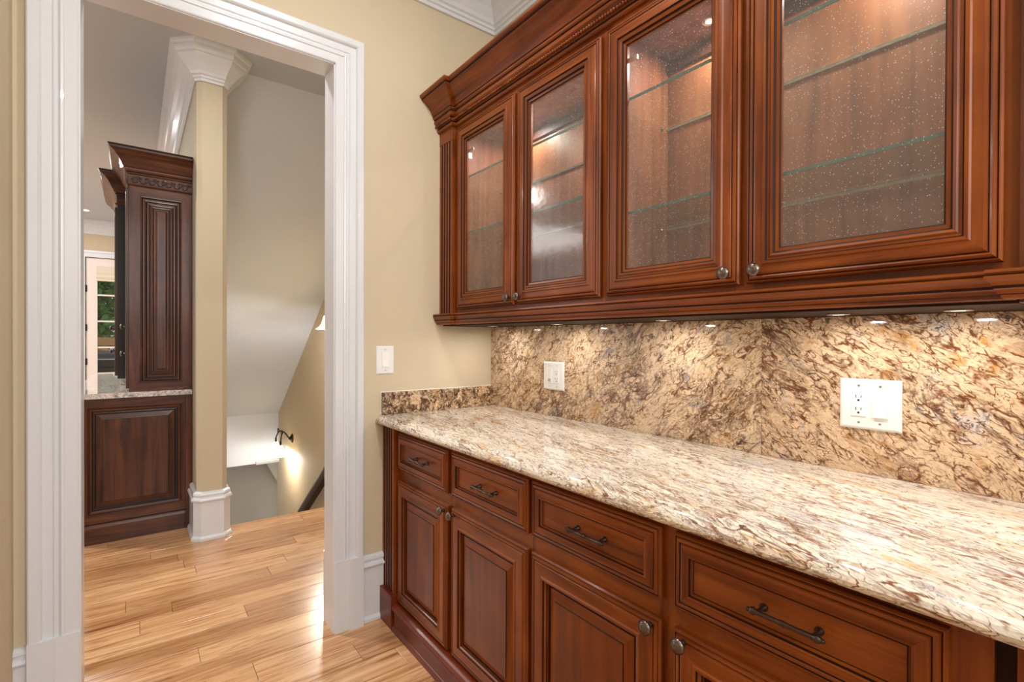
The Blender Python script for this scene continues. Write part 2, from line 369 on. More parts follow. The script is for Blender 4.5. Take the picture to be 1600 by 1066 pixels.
# ceiling with the stair opening left out
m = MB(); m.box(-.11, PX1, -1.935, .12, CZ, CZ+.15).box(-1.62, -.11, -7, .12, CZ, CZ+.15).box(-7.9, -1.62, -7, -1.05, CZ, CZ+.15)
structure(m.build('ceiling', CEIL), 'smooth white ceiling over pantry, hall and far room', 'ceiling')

# floor: sub floor plus individual oak planks running across the doorway
fl = structure(MB().box(-1.585, PX1, -2.6, .12, -.25, -.012).box(-7.9, -1.585, -7, -1.09, -.25, -.012).box(-1.585, -.1, -7, -2.6, -.25, -.012).build('floor', SUBF),
               'honey coloured oak plank floor of pantry and hall', 'floor')
JO = {-1: [-.83], 0: [-1.55, -.938], 1: [-1.378], 2: [-1.499], 3: [-1.108], 4: [-1.72], 5: [-1.313], 6: [-.62], 7: [-1.154], 8: [-.803]}
row0 = -.84; pw = .1225
for k in range(-7, 17):
    xa = row0+(k-1+0)*pw if False else row0+k*pw; xb = xa+pw
    if xb > 1.2: break
    js = JO.get(k, [random.uniform(-1.5, -.7)])
    ys = sorted(js); lo = ys[0]
    cuts = [y for y in ys]
    y = ys[0]
    while y > -2.6: y -= random.uniform(.55, 1.2); cuts.insert(0, max(y, -2.6))
    y = ys[-1]; end = .1 if xb < -.11 else 0
    while y < end-.02:
        y += random.uniform(.6, 1.3); cuts.append(min(y, end))
    if end-cuts[-2] < .15: cuts.pop(-2)
    for a, b in zip(cuts, cuts[1:]):
        if b-a < .02: continue
        if xa < -1.585: continue
        g = .0007; mm = MB(); e = .0012
        v = [(xa+g, a+g, -.012), (xb-g, a+g, -.012), (xb-g, b-g, -.012), (xa+g, b-g, -.012),
             (xa+g, a+g, -e), (xb-g, a+g, -e), (xb-g, b-g, -e), (xa+g, b-g, -e),
             (xa+g+e, a+g+e, 0), (xb-g-e, a+g+e, 0), (xb-g-e, b-g-e, 0), (xa+g+e, b-g-e, 0)]
        mm.add(v, [(3, 2, 1, 0), (0, 1, 5, 4), (1, 2, 6, 5), (2, 3, 7, 6), (3, 0, 4, 7), (4, 5, 9, 8), (5, 6, 10, 9), (6, 7, 11, 10), (7, 4, 8, 11), (8, 9, 10, 11)])
        mm.build('plank', FLOOR, fl)
for k in range(2):
    xa = row0-(7+k)*pw
    for a, b in ((-2.6, -1.95+.3*k), (-1.95+.3*k, -1.091)):
        if xa < -1.585: MB().box(xa+.0007, xa+pw-.0007, a+.0007, b-.0007, -.012, 0).build('plank', FLOOR, fl)
# planks of the far room, beyond the hall (only glimpsed) are one surface; stair nosing board at the edge
mm = MB()
for k in range(50):
    xa = row0-(9+k)*pw
    if xa < -7.8: break
    mm.box(xa+.0007, xa+pw-.0007, -6.9, -1.1, -.012, 0)
o = mm.build('far_planks', FLOOR, fl); o['kind'] = 'stuff'
for (a, b, c, d) in [(.02, 0, 0, 0)]:
    MB().prism([(-1.66, -.03), (-1.655, -.008), (-1.645, 0), (-1.576, 0), (-1.576, -.03)], lambda a, b, h: (a, h, b), -1.04, .1).build('nosing', FLOOR, fl)
mm = MB()
for xa, xb in ((1.2, 1.9), (1.9, 2.6), (2.6, 3.3), (3.3, PX1)): mm.box(xa+.001, xb-.001, -1.815, 0, -.012, 0)
o = mm.build('near_planks', FLOOR, fl); o['kind'] = 'stuff'

# doorway: jamb lining + casings + plinth blocks
YA, YB, ZT = -1.66, -.84, 2.425
dj = structure(MB().box(-.112, .012, YB-.004, YB+.012, 0, ZT).box(-.112, .012, YA-.012, YA+.004, 0, ZT).box(-.112, .012, YA-.012, YB+.012, ZT-.004, ZT+.014).build('trim_1', TRIM),
               'white jamb lining inside the cased doorway', 'door trim')
CAS = [(0, 0), (0, .017), (.004, .02), (.034, .02), (.037, .024), (.043, .025), (.047, .020), (.050, .017), (.056, .017), (.060, .021), (.064, .018), (.088, .018), (.092, .027), (.097, .031), (.118, .031), (.122, .028), (.122, 0)]
def casing(x0, sgn, name, label, rv=0):
    fm = lambda a, b, h: (x0+sgn*h, a, b)
    path = [(YB, .30), (YB, ZT), (YA, ZT), (YA, .30)]
    m = MB(); m.sweep(path, [(o+rv, h) for o, h in CAS], fm)
    c = structure(m.build(name, TRIM), label, 'door trim')
    for ys, s in ((YB, 1), (YA, -1)):
        pr = [(0, 0), (0, .022), (.004, .026), (.058, .026), (.066, .034), (.124, .034), (.126, .030), (.126, 0)]
        pts = [(ys+s*o-s*.002, h) for o, h in pr]
        MB().prism(pts, lambda a, b, h: (x0+sgn*b, a, h), 0, .305).build('plinth_block', TRIM, c)
    return c
casing(0, 1, 'trim_2', 'white moulded casing framing the doorway on the pantry side')
casing(-.11, -1, 'trim_3', 'white casing on the hall side of the doorway', .008)

# base board
BB = [(0, 0), (.022, 0), (.022, .012), (.016, .024), (.014, .026), (.014, .235), (.020, .24), (.024, .248), (.020, .258), (.012, .262), (.012, .268), (.017, .274), (.015, .284), (.008, .29), (0, .292)]
def base(path, name, label):
    m = MB(); m.sweep(path, BB, XY)
    return structure(m.build(name, TRIM), label, 'baseboard')
base([(0, -.712), (0, -.0)], 'baseboard_end', 'short white baseboard between doorway casing and base cabinet')
base([(0, -1.815), (0, -1.785)], 'baseboard_left', 'white baseboard stub left of the doorway')
# crown moulding, profile (projection, z)
CR = [(0, 2.853), (.012, 2.853), (.014, 2.868), (.022, 2.872), (.024, 2.884), (.034, 2.890), (.042, 2.905), (.070, 2.938), (.094, 2.960), (.104, 2.974), (.106, 2.985), (.118, 2.990), (.124, 3.005), (.126, 3.02), (.14, 3.024), (.148, 3.036), (.150, CZ), (0, CZ)]
def crown(path, name, label, sc=1.0):
    m = MB(); m.sweep(path, [(o*sc, h) for o, h in CR], XY)
    return structure(m.build(name, TRIM), label, 'crown molding')
crown([(0, -1.815), (0, 0), (3.9, 0)], 'trim_4', 'white crown moulding round the pantry ceiling corner above the cabinets')
CR2 = [(.148, 3.024), (.16, 3.024), (.30, 3.024), (.31, 3.03), (.312, CZ), (.148, CZ)]

# ------------------------------------------------------------------ wall end (column) beside the stairs
WYa, WYb, WX = -1.21, -1.045, -1.475
ch = .028
poly = [(-5.5, WYa), (WX-ch, WYa), (WX, WYa+ch), (WX, WYb-ch), (WX-ch, WYb), (-5.5, WYb)]
m = MB().prism(poly, XY, -3, CZ)
structure(m.build('wall_middle', PAINT2), 'beige wall end standing like a column beside the stairs', 'wall')
m = MB(); m.sweep([(-5.4, WYa), (WX-ch, WYa), (WX, WYa+ch), (WX, WYb-ch), (WX-ch, WYb), (WX-.16, WYb)][::1], [(o*.93, h) for o, h in CR], XY)
structure(m.build('trim_5', TRIM), 'flared white crown moulding wrapping the top of the beige wall end', 'crown molding')
BB2 = [(0, 0), (.030, 0), (.030, .014), (.022, .026), (.018, .028), (.018, .235), (.026, .24), (.030, .25), (.026, .262), (.016, .266), (.016, .274), (.020, .281), (.017, .292), (.008, .298), (0, .3)]
m = MB(); m.sweep([(-1.76, WYa), (WX-ch, WYa), (WX, WYa+ch), (WX, WYb-ch), (WX-ch, WYb), (WX-.13, WYb)], BB2, XY)
structure(m.build('baseboard_middle', TRIM), 'tall white base moulding round the foot of the beige wall end', 'baseboard')

# ------------------------------------------------------------------ stairwell
slab('wall_right', (-5.5, -.11, .1, .22, -3, CZ+.1), PAINT2, 'beige stairwell wall carrying the sconces and handrail', 'wall')
sl = .7
def sz(x): return 1.764+sl*(x+3.206)
m = MB().prism([(-1.62, CZ-.0005), (-2.4, sz(-2.4)), (-5.42, sz(-5.42)), (-5.42, -.465), (-5.54, -.465), (-5.54, sz(-5.42)+.35), (-1.62, 3.19)], lambda a, b, h: (a, h, b), WYb, .1)
structure(m.build('ceiling_stair', SOFF), 'sloping pale soffit under the upper stair flight', 'ceiling')
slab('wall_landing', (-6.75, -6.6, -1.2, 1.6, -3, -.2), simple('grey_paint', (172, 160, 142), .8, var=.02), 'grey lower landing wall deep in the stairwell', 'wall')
slab('ceiling_landing', (-6.75, -5.54, -1.2, 1.6, -.465, -.3), SOFF, 'low ceiling over the lower landing', 'ceiling')
m = MB().prism([(.35, -.466), (.02, -.466), (.34, -1.1), (.5, -1.1)], lambda a, b, h: (h, a, b), -6.6, -6.45)
structure(m.build('trim_6', PAINT2), 'beige raking bulkhead edge beyond the soffit end', 'trim')
MBc = MB(); MBc.sweep([(-5.419, -.19), (-5.419, .1)], [(0, -.56+.08), (.012, -.48), (.03, -.45), (.03, -.44), (0, -.43)], XY)
structure(MBc.build('trim_7', TRIM), 'small white moulding under the low end of the soffit', 'trim')
st = empty('staircase', (-1.6, -.47, 0), 'oak stair flight going down behind the floor edge', 'stairs')
for i in range(14):
    x1 = -1.6-.27*i; z = -.2*(i+1)
    MB().box(x1-.29, x1, -1.04, .095, z-.03, z).build('tread', FLOOR, st)
    MB().box(x1-.008, x1, -1.04, .095, z-.0, z+.17).build('riser', TRIM, st)
# handrail
def rz(x): return .72*(x+3.218)-.235
hr = empty('handrail', (-3.0, .03, rz(-3.0)), 'dark brown stair handrail sloping down the beige stair wall', 'handrail')
pts = [(-.032, -.03), (.032, -.03), (.036, -.012), (.034, .006), (.022, .022), (0, .028), (-.022, .022), (-.034, .006), (-.036, -.012)]
m = MB().prism(pts, lambda a, b, h: (h, .02+a, rz(h)+b*2.4-.03), -5.1, -1.75)
m.build('rail', simple('handrail_wood', (58, 38, 24), .65, coat=0, var=.2, bscale=8), hr)
for x in (-2.1, -3.0, -3.9, -4.8):
    MB().tube([(x, .1, rz(x)-.17), (x, .05, rz(x)-.16), (x, .02, rz(x)-.08)], .008).lathe([(.028, 0), (.028, .006), (.01, .01)], (x, .1, rz(x)-.17), '-y').build('rail_bracket', IRON, hr)

# sconces
def sconce(x, z, label, en):
    s = empty('wall_sconce', (x, .1, z), label, 'wall lamp', 'iron sconces on the stair wall')
    MB().lathe([(.0, 0), (.055, 0), (.06, .006), (.052, .014), (.03, .02), (.022, .035), (.012, .045), (0, .046)], (x, .1, z), '-y').build('back_plate', IRON, s)
    for d in (-1, 1):
        c = Vector((x+d*.13, -.07, z-.03))
        pa = []
        for i in range(13):
            t = i/12; pa.append((x+d*.13*t, .06-.13*t-.02*math.sin(t*math.pi), z+.09*math.sin(t*math.pi)*1.1+.0*t))
        m = MB().tube(pa, .008)
        m.tube([(c.x, c.y, z+.0), (c.x, c.y, z-.05)], .012)
        m.build('arm', IRON, s)
        spts = []
        for i in range(22):
            a = i/21*math.pi*1.9; r = .045*(1-i/30)
            spts.append((x+d*(.05+.045+r*math.cos(a+math.pi)*1.0), .0-.05, z+.09+r*math.sin(a)))
        MB().tube(spts, .006, 6).build('scroll', IRON, s)
        prof = [(.022, 0), (.03, .012), (.038, .04), (.048, .075), (.066, .105), (.098, .128), (.100, .132), (.094, .130), (.062, .108), (.044, .078), (.034, .042), (.02, .014)]
        g = MB().lathe(prof, (c.x, c.y, z-.05), '-z', 20).build('glass_shade', SHADEG, s)
        l = bpy.data.lights.new('bulb', 'POINT'); l.energy = en*1.15; l.color = (1, .93, .84); l.shadow_soft_size = .03
        lo = bpy.data.objects.new('bulb', l); lo.parent = s; lo.location = (c.x-x, c.y-.1, -.2); COL.objects.link(lo)
sconce(-4.64, -.02, 'iron scroll sconce with two glowing shades low in the stairwell', 8)
sconce(-2.52, 1.53, 'upper iron sconce half hidden by the doorway jamb', 20)

# ------------------------------------------------------------------ lamps in ceilings (fixtures carry their own light; most are added, unseen fill)
def can(x, y, p, label, z=CZ, cat='ceiling light'):
    c = empty('ceiling_light', (x, y, z), label, cat)
    MB().lathe([(.055, -.001), (.058, .004), (.085, .006), (.088, .0), (.085, -.001)], (x, y, z), '-z', 24).build('trim_ring', TRIM, c)
    MB().lathe([(.0, .001), (.055, .001), (.055, .003), (0, .003)], (x, y, z), '-z', 24).build('lens', LENS, c)
    area('can_light', (0, 0, -.02), .12, p, NEUT, parent=c)
for i, (x, y, p) in enumerate(UNSEEN_CANS):
    can(x, y, p, ['added unseen ceiling light over the counter near the doorway', 'added ceiling fill light behind the camera', 'added unseen hall light outside the doorway',
                  'added unseen light beyond the far dark cabinet', 'recessed light deep in the far room', 'added unseen light near the french door'][i])
can(-6.99, -2.08, 6, 'small recessed light glimpsed beside the doorway casing near the far crown')

# ------------------------------------------------------------------ cabinet fronts
P_FR = [(0, 0), (0, .011), (.003, .015), (.005, .0155), (.007, .0135), (.009, .0175), (.013, .019), (.016, .0175), (.018, .016), (.020, .019), (.024, .020)]
M_FR = [None, None, None, 2, None, None, None, 2, None, None]
def knob(x, z, y, parent, name='knob'):
    prof = [(.0, 0), (.007, 0), (.006, .004), (.005, .010), (.007, .014), (.014, .017), (.0165, .020), (.0165, .023), (.013, .025), (.0125, .0265), (.010, .0262), (.009, .0275), (.005, .029), (0, .0292)]
    return MB().lathe(prof, (x, y, z), '-y', 20).build(name, BRZ, parent)
def pull(x, z, y, parent):
    m = MB()
    L = .055
    # turned bar along X
    pr = []
    for t, r in ((-1, .0015), (-.99, .003), (-.95, .0045), (-.93, .003), (-.9, .005), (-.84, .0072), (-.78, .0072), (-.74, .005), (-.7, .0058), (-.66, .0045), (-.1, .0042), (-.06, .0055), (-.04, .0040), (0, .0058)):
        pr.append((r, t*L*1.18))
    pr = pr+[(r, -t) for r, t in reversed(pr[:-1])]
    m.lathe(pr, (x, y-.028, z), 'x', 10)
    for d in (-1, 1):
        m.lathe([(.0, 0), (.0075, 0), (.0075, .003), (.0045, .006), (.0036, .022), (.0045, .028), (0, .03)], (x+d*.046, y, z), '-y', 10)
    return m.build('pull_handle', BRZD, parent)
def door_panel(x0, x1, z0, z1, yb, name, parent):
    """raised panel door, back plane at yb"""
    fr = P_FR+[(.050, .020), (.053, .0235), (.058, .0225), (.060, .018), (.063, .0175), (.066, .0145), (.068, .012)]
    mt = M_FR+[None, None, None, 2, None, None, 2]
    m = MB(); inset_rings(m, (x0, x1, z0, z1), fr, XZ(yb), mt, None)
    m.sweep(rect(x0, x1, z0, z1), [(0, 0), (-.068, 0), (-.068, .012)], XZ(yb), closed=True, edge_m=em)
    f = m.build(name, [WV, WH, GZ], parent)
    pn = [(.066, .003), (.066, .006), (.074, .006), (.076, .0075), (.100, .015), (.102, .0175), (.104, .0175)]
    m = MB(); inset_rings(m, (x0, x1, z0, z1), pn, XZ(yb), [2, 2, 2, None, 2, None], 3)
    m.build('panel', [WV, WH, GZ, WP], f)
    return f
def drawer_front(x0, x1, z0, z1, yb, parent):
    fr = P_FR+[(.034, .020), (.036, .0225), (.040, .0215), (.042, .017), (.045, .012), (.047, .012)]
    mt = M_FR+[None, None, None, 2, None, 2]
    m = MB(); inset_rings(m, (x0, x1, z0, z1), fr, XZ(yb), mt, 3)
    m.box(x0, x1, yb, yb+.001, z0, z1, 1)
    f = m.build('drawer', [WV, WH, GZ, WH], parent)
    pull((x0+x1)/2+.012, (z0+z1)/2, yb-.012, f)
    return f
def glass_door(x0, x1, z0, z1, yb, parent, glass_parent=True):
    fr = P_FR+[(.040, .020), (.043, .0235), (.049, .0235), (.052, .019), (.056, .0185), (.060, .0215), (.065, .0195), (.069, .014), (.076, .0125), (.079, .010), (.079, 0), (0, 0)]
    mt = M_FR+[None, None, None, 2, None, None, None, 2, None, 2, None, None]
    m = MB(); inset_rings(m, (x0, x1, z0, z1), fr, XZ(yb), mt, None)
    f = m.build('door', [WV, WH, GZ], parent)
    g = MB().box(x0+.077, x1-.077, yb-.008, yb-.004, z0+.077, z1-.077).build('glass_pane', SEED, f)
    return f
def fluted(x0, x1, y, z0, z1, n, parent, name='pilaster', back=.02):
    """vertical board with n flutes, front at y"""
    W = x1-x0; mg = W*.10; fw = (W-2*mg)/n; pts = [(x0, y+back), (x0, y)]; ms = [0, 0]
    for i in range(n):
        a = x0+mg+i*fw; b = a+fw; g = fw*.22
        pts += [(a+g, y), (a+g+fw*.12, y+.005), (b-g-fw*.12, y+.005), (b-g, y)]
        ms += [2, 2, 2, 0]
    pts += [(x1, y), (x1, y+back)]
    ms = [0]*len(pts)
    for i in range(n):
        k = 2+i*4; ms[k] = 1; ms[k+1] = 0; ms[k+2] = 0
    m = MB().prism(pts, XY, z0, z1, 0, ms)
    return m.build(name, [WV, GZ], parent)

# ---- base cabinets --------------------------------------------------------
YF = -.592      # face frame plane
def base_unit(X0, X1, doors, knobs, label, left_pil=False):
    u = empty('base_cabinet', ((X0+X1)/2, YF, 0), label, 'cabinet')
    m = MB().box(X0, X1, -.572, -.003, .10, .873)
    m.build('body', WI, u)
    m = MB(); xs = [X0+(.118 if left_pil else 0)]+[d for dd in doors for d in dd]+[X1]
    # face frame: stiles between openings and three rails
    for a, b in zip(xs[0::2], xs[1::2]): m.box(a-(.0 if a == xs[0] else .012), b+(.012 if b != X1 else 0), YF, -.572, .10, .873, 0)
    for a, b in doors:
        for z0, z1 in ((.10, .128), (.63, .70), (.838, .873)): m.box(a+.012, b-.012, YF, -.572, z0, z1, 1)
    m.build('face_frame', [WV, WH], u)
    if left_pil:
        fluted(X0+.002, .122, -.62, .145, .873, 4, u, back=.048)
        m = MB().box(X0+.002, .136, -.637, -.59, 0, .145)
        m.build('pilaster_plinth', WM, u, bevel=.002)
    for (a, b), kx in zip(doors, knobs):
        d = door_panel(a, b, .113, .645, YF, 'door', u)
        knob(kx, .628, YF-.019, d)
        drawer_front(a, b, .690, .849, YF, u)
    # base board: plinth with recessed face, cap bead
    pa = X0+(.136 if left_pil else 0)
    prof = [(0, 0), (.019, 0), (.019, .006), (.012, .018), (.010, .020), (.010, .078), (.014, .084), (.018, .092), (.014, .100), (.010, .102), (.004, .108), (0, .110)]
    m = MB(); m.sweep([(pa, -.618), (X1, -.618)], [(o, h) for o, h in prof], XY); m.box(pa, X1, -.618, -.58, 0, .11)
    m.build('toe_board', [WM, GZ], u)
    return u
base_unit(0.002, 1.0395, [(.135, .565), (.593, 1.031)], [.548, .616], 'cherry base cabinet nearest the doorway, with fluted corner pilaster', True)
base_unit(1.0405, 2.012, [(1.048, 1.489), (1.521, 1.967)], [1.466, 1.548], 'cherry base cabinet with the two nearer wide drawers, right of the first')
u = base_unit(2.034, 2.62, [(2.13, 2.56)], [2.54], 'cherry base cabinet cut off by the right photo edge')
MB().box(2.012, 2.034, -.580, -.003, 0, .873).build('filler_strip', GZ, u)

# ---- counter, backsplash --------------------------------------------------
ct = [(-.003, .874), (-.6, .874), (-.640, .874), (-.648, .877), (-.653, .883), (-.6555, .890), (-.653, .898), (-.647, .904), (-.640, .9065), (-.634, .9075), (-.630, .9125), (-.624, .914), (-.003, .914)]
m = MB().prism(ct, lambda a, b, h: (h, a, b), .002, 2.62)
props(m.build('countertop', GRC), 'long polished cream and brown granite countertop on the cherry base cabinets', 'countertop')
props(MB().box(.002, 1.4185, -.022, -.002, .9145, 1.3205).build('backsplash', GRB2, bevel=.0006), 'granite backsplash slab left of the vertical seam, behind the smaller outlet plate', 'backsplash')
props(MB().box(1.419, 2.62, -.022, -.002, .9145, 1.3205).build('backsplash', GRB, bevel=.0006), 'golden brown granite backsplash slab right of the seam, behind the large plate', 'backsplash')
ss = props(MB().box(.002, .022, -.628, -.0225, .9145, 1.015).build('side_splash', GRS, bevel=.0015), 'low speckled granite splash strip on the wall below the single switch', 'backsplash')
MB().box(.0012, .005, -.6315, -.0225, .9145, 1.0185).build('caulk_line', CAULK, ss)

# ---- upper cabinets -------------------------------------------------------
YU = -.31
def upper_unit(X0, X1, doors, knobs, shelves, label, pil=None, side0=None):
    u = empty('wall_cabinet', ((X0+X1)/2, YU, 1.322), label, 'cabinet')
    ix0 = side0 if side0 is not None else X0+.018; ix1 = X1-.018
    m = MB().box(X0, ix0, YU+.02, -.003, 1.34, 2.30).box(ix1, X1, YU+.02, -.003, 1.34, 2.30)
    m.box(X0, X1, YU+.02, -.003, 1.322, 1.375).box(X0, X1, YU+.02, -.003, 2.245, 2.262).box(ix0, ix1, -.012, -.003, 1.375, 2.245)
    m.build('body', WI, u)
    m = MB(); xs = [X0]+[d for dd in doors for d in dd]+[X1]
    for a, b in zip(xs[0::2], xs[1::2]): m.box(a-(.0 if a == xs[0] else .014), b+(.014 if b != X1 else 0), YU, YU+.02, 1.375, 2.30, 0)
    for a, b in doors:
        for z0, z1 in ((1.375, 1.412), (2.215, 2.30)): m.box(a+.014, b-.014, YU, YU+.02, z0, z1, 1)
    m.build('face_frame', [WV, WH], u)
    MB().box(X0, X1, YU-.0, -.003, 1.3212, 1.330).build('bottom_board', GZ, u)
    for (a, b), kx in zip(doors, knobs):
        d = glass_door(a, b, 1.395, 2.233, YU, u)
        knob(kx, 1.424, YU-.019, d)
        hx = b if kx < (a+b)/2 else a; s_ = -1 if kx < (a+b)/2 else 1
        for hz in (2.12,):
            MB().box(min(hx, hx+s_*.012)+s_*.004, max(hx, hx+s_*.012)+s_*.004, YU+.021, YU+.055, hz-.012, hz+.012).box(min(hx+s_*.005, hx+s_*.1), max(hx+s_*.005, hx+s_*.1), YU+.010, YU+.015, hz-.006, hz+.006).build('hinge', STEEL, d)
    # dark strip high on the back panel
    MB().box(ix0, ix1, -.026, -.0125, 2.195, 2.232).build('back_strip', GZ, u)
    if pil:
        a, b, n = pil
        fluted(a, b, YU-.020, 1.377, 2.195, n, u, back=.02)
        MB().box(a, b, YU-.022, YU, 2.195, 2.30).build('pilaster_block', WV, u, bevel=.002)
    for z in shelves:
        g = empty('glass_shelf', ((ix0+ix1)/2, -.16, z), '', 'shelf', 'glass shelves inside the wall cabinets')
        near = 'first' if X0 < 1 else 'second'
        g['label'] = ('%s green-edged glass shelf inside the %s wall cabinet' % ('upper' if z > 1.9 else 'lower', 'farther, narrower-looking' if X0 < 1 else 'nearer, larger-looking'))
        MB().box(ix0+.002, ix1-.002, -.297, -.017, z-.004, z+.004).build('glass_plate', SHELFG, g)
        MB().box(ix0+.002, ix1-.002, -.017, -.014, z-.004, z+.004).build('rear_edge', SHELFR, g)
        MB().box(ix0+.002, ix1-.002, -.300, -.297, z-.004, z+.004).build('polished_edge', SHELFE, g)
        for px in (ix0+.004, ix1-.004):
            for py in (-.26, -.05): MB().tube([(px-.004, py, z-.008), (px+.004, py, z-.008)], .004, 6).build('shelf_pin', STEEL, g)
    return u
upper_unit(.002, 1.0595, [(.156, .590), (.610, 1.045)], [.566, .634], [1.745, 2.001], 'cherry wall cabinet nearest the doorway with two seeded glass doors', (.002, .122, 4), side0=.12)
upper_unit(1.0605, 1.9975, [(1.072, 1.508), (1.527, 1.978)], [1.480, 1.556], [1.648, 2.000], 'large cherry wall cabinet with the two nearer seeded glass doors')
# end upright at the right edge of the photo
eu = empty('wall_cabinet', (2.2, YU, 1.322), 'plain brown cabinet side stepping forward at the right photo edge', 'cabinet')
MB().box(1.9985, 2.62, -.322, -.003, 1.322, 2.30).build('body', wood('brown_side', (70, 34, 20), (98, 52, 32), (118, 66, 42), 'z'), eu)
# light rail under the cabinets and crown above, both with break-outs at the ends
LR = [(0, 1.3265), (.010, 1.3265), (.014, 1.329), (.016, 1.334), (.019, 1.336), (.020, 1.342), (.024, 1.345), (.025, 1.350), (.026, 1.352), (.028, 1.356), (.034, 1.362), (.034, 1.366), (.030, 1.368), (.034, 1.372), (.033, 1.377), (0, 1.377)]
pth = [(.002, YU-.022), (.128, YU-.022), (.128, YU), (1.995, YU), (1.995, YU-.022), (2.62, YU-.022)]
lrm = [None]*15; lrm[3] = 1; lrm[6] = 1; lrm[11] = 1
m = MB(); m.sweep(pth, LR, XY, mats=lrm)
props(m.build('light_rail', [WH, GZ]), 'moulded cherry light rail along the bottom of the wall cabinets', 'molding')
CC = [(0, 2.256), (.010, 2.257), (.014, 2.262), (.014, 2.267), (.009, 2.271), (.013, 2.275), (.013, 2.289), (.022, 2.291), (.029, 2.297), (.031, 2.304), (.028, 2.311), (.031, 2.315), (.036, 2.318), (.037, 2.325), (.039, 2.329), (.042, 2.338), (.050, 2.353), (.064, 2.369), (.080, 2.382), (.093, 2.390), (.096, 2.393), (.098, 2.400), (.104, 2.402), (.108, 2.408), (.108, 2.4145), (0, 2.4145)]
ccm = [None]*25; ccm[3] = 1; ccm[4] = 1; ccm[6] = 1; ccm[10] = 1; ccm[13] = 1; ccm[20] = 1
m = MB(); m.sweep(pth, CC, XY, mats=ccm)
cw = props(m.build('cabinet_crown', [WH, GZ]), 'deep cherry crown moulding with beaded row topping the wall cabinets', 'molding')
# bead row
m = MB()
def bead(x, y, z, r=.0062):
    v = [(x+r, y, z), (x-r, y, z), (x, y+r, z), (x, y-r, z), (x, y, z+r), (x, y, z-r)]
    k = r*.62
    v += [(x+a*k, y+b*k, z+c*k) for a in (1, -1) for b in (1, -1) for c in (1, -1)]
    idx = lambda a, b, c: 6+(0 if a > 0 else 4)+(0 if b > 0 else 2)+(0 if c > 0 else 1)
    f = []
    for ax in range(3):
        for sg in (1, -1):
            o_ = [i for i in range(3) if i != ax]
            ring = []
            for s1, s2 in ((1, 1), (1, -1), (-1, -1), (-1, 1)):
                q = [0, 0, 0]; q[ax] = sg; q[o_[0]] = s1; q[o_[1]] = s2; ring.append(idx(*q))
            c_ = ax*2+(0 if sg > 0 else 1)
            for i in range(4): f.append((c_, ring[i], ring[(i+1) % 4]))
    m.add(v, f, 0, True)
x = .008
while x < .128+.014: bead(x, YU-.022-.023, 2.282); x += .0118
x = .142
while x < 1.985: bead(x, YU-.023, 2.282); x += .0118
b = m.build('bead_row', WV, cw); b['kind'] = 'stuff'

# puck lights inside and under the cabinets
pk = 0
for ux, nm in ((.215, 'left of first outlet'), (.665, 'right of first outlet'), (1.17, 'midway between outlets'), (1.67, 'above second outlet'), (1.89, 'right of second outlet'), (2.35, 'beyond right edge')):
    c = empty('puck_light', (ux, -.16, 1.3205), 'small round under cabinet light, '+nm, 'light', 'under cabinet lights')
    MB().lathe([(0, 0), (.024, 0), (.024, .002), (.021, .003), (.020, .002), (0, .002)], (ux, -.16, 1.3205), '-z', 20).build('housing', STEEL, c)
    MB().lathe([(0, .0015), (.012, .0015), (.012, .0024), (0, .0024)], (ux, -.16, 1.3205), '-z', 16).build('lens', LENS, c)
    area('puck', (0, 0, -.012), .035, .8, WARM, parent=c)
for ux, nm in ((.373, 'first glass door'), (.828, 'second glass door'), (1.29, 'third glass door'), (1.753, 'fourth glass door')):
    c = empty('puck_light', (ux, -.10, 2.2445), 'small round light inside the cabinet top behind the '+nm, 'light', 'lights inside the wall cabinets')
    MB().lathe([(0, 0), (.024, 0), (.024, .002), (.021, .003), (.020, .002), (0, .002)], (ux, -.10, 2.2445), '-z', 20).build('housing', STEEL, c)
    MB().lathe([(0, .0015), (.012, .0015), (.012, .0024), (0, .0024)], (ux, -.10, 2.2445), '-z', 16).build('lens', LENS, c)
    area('puck', (0, 0, -.012), .05, 3.4, WARM, parent=c)

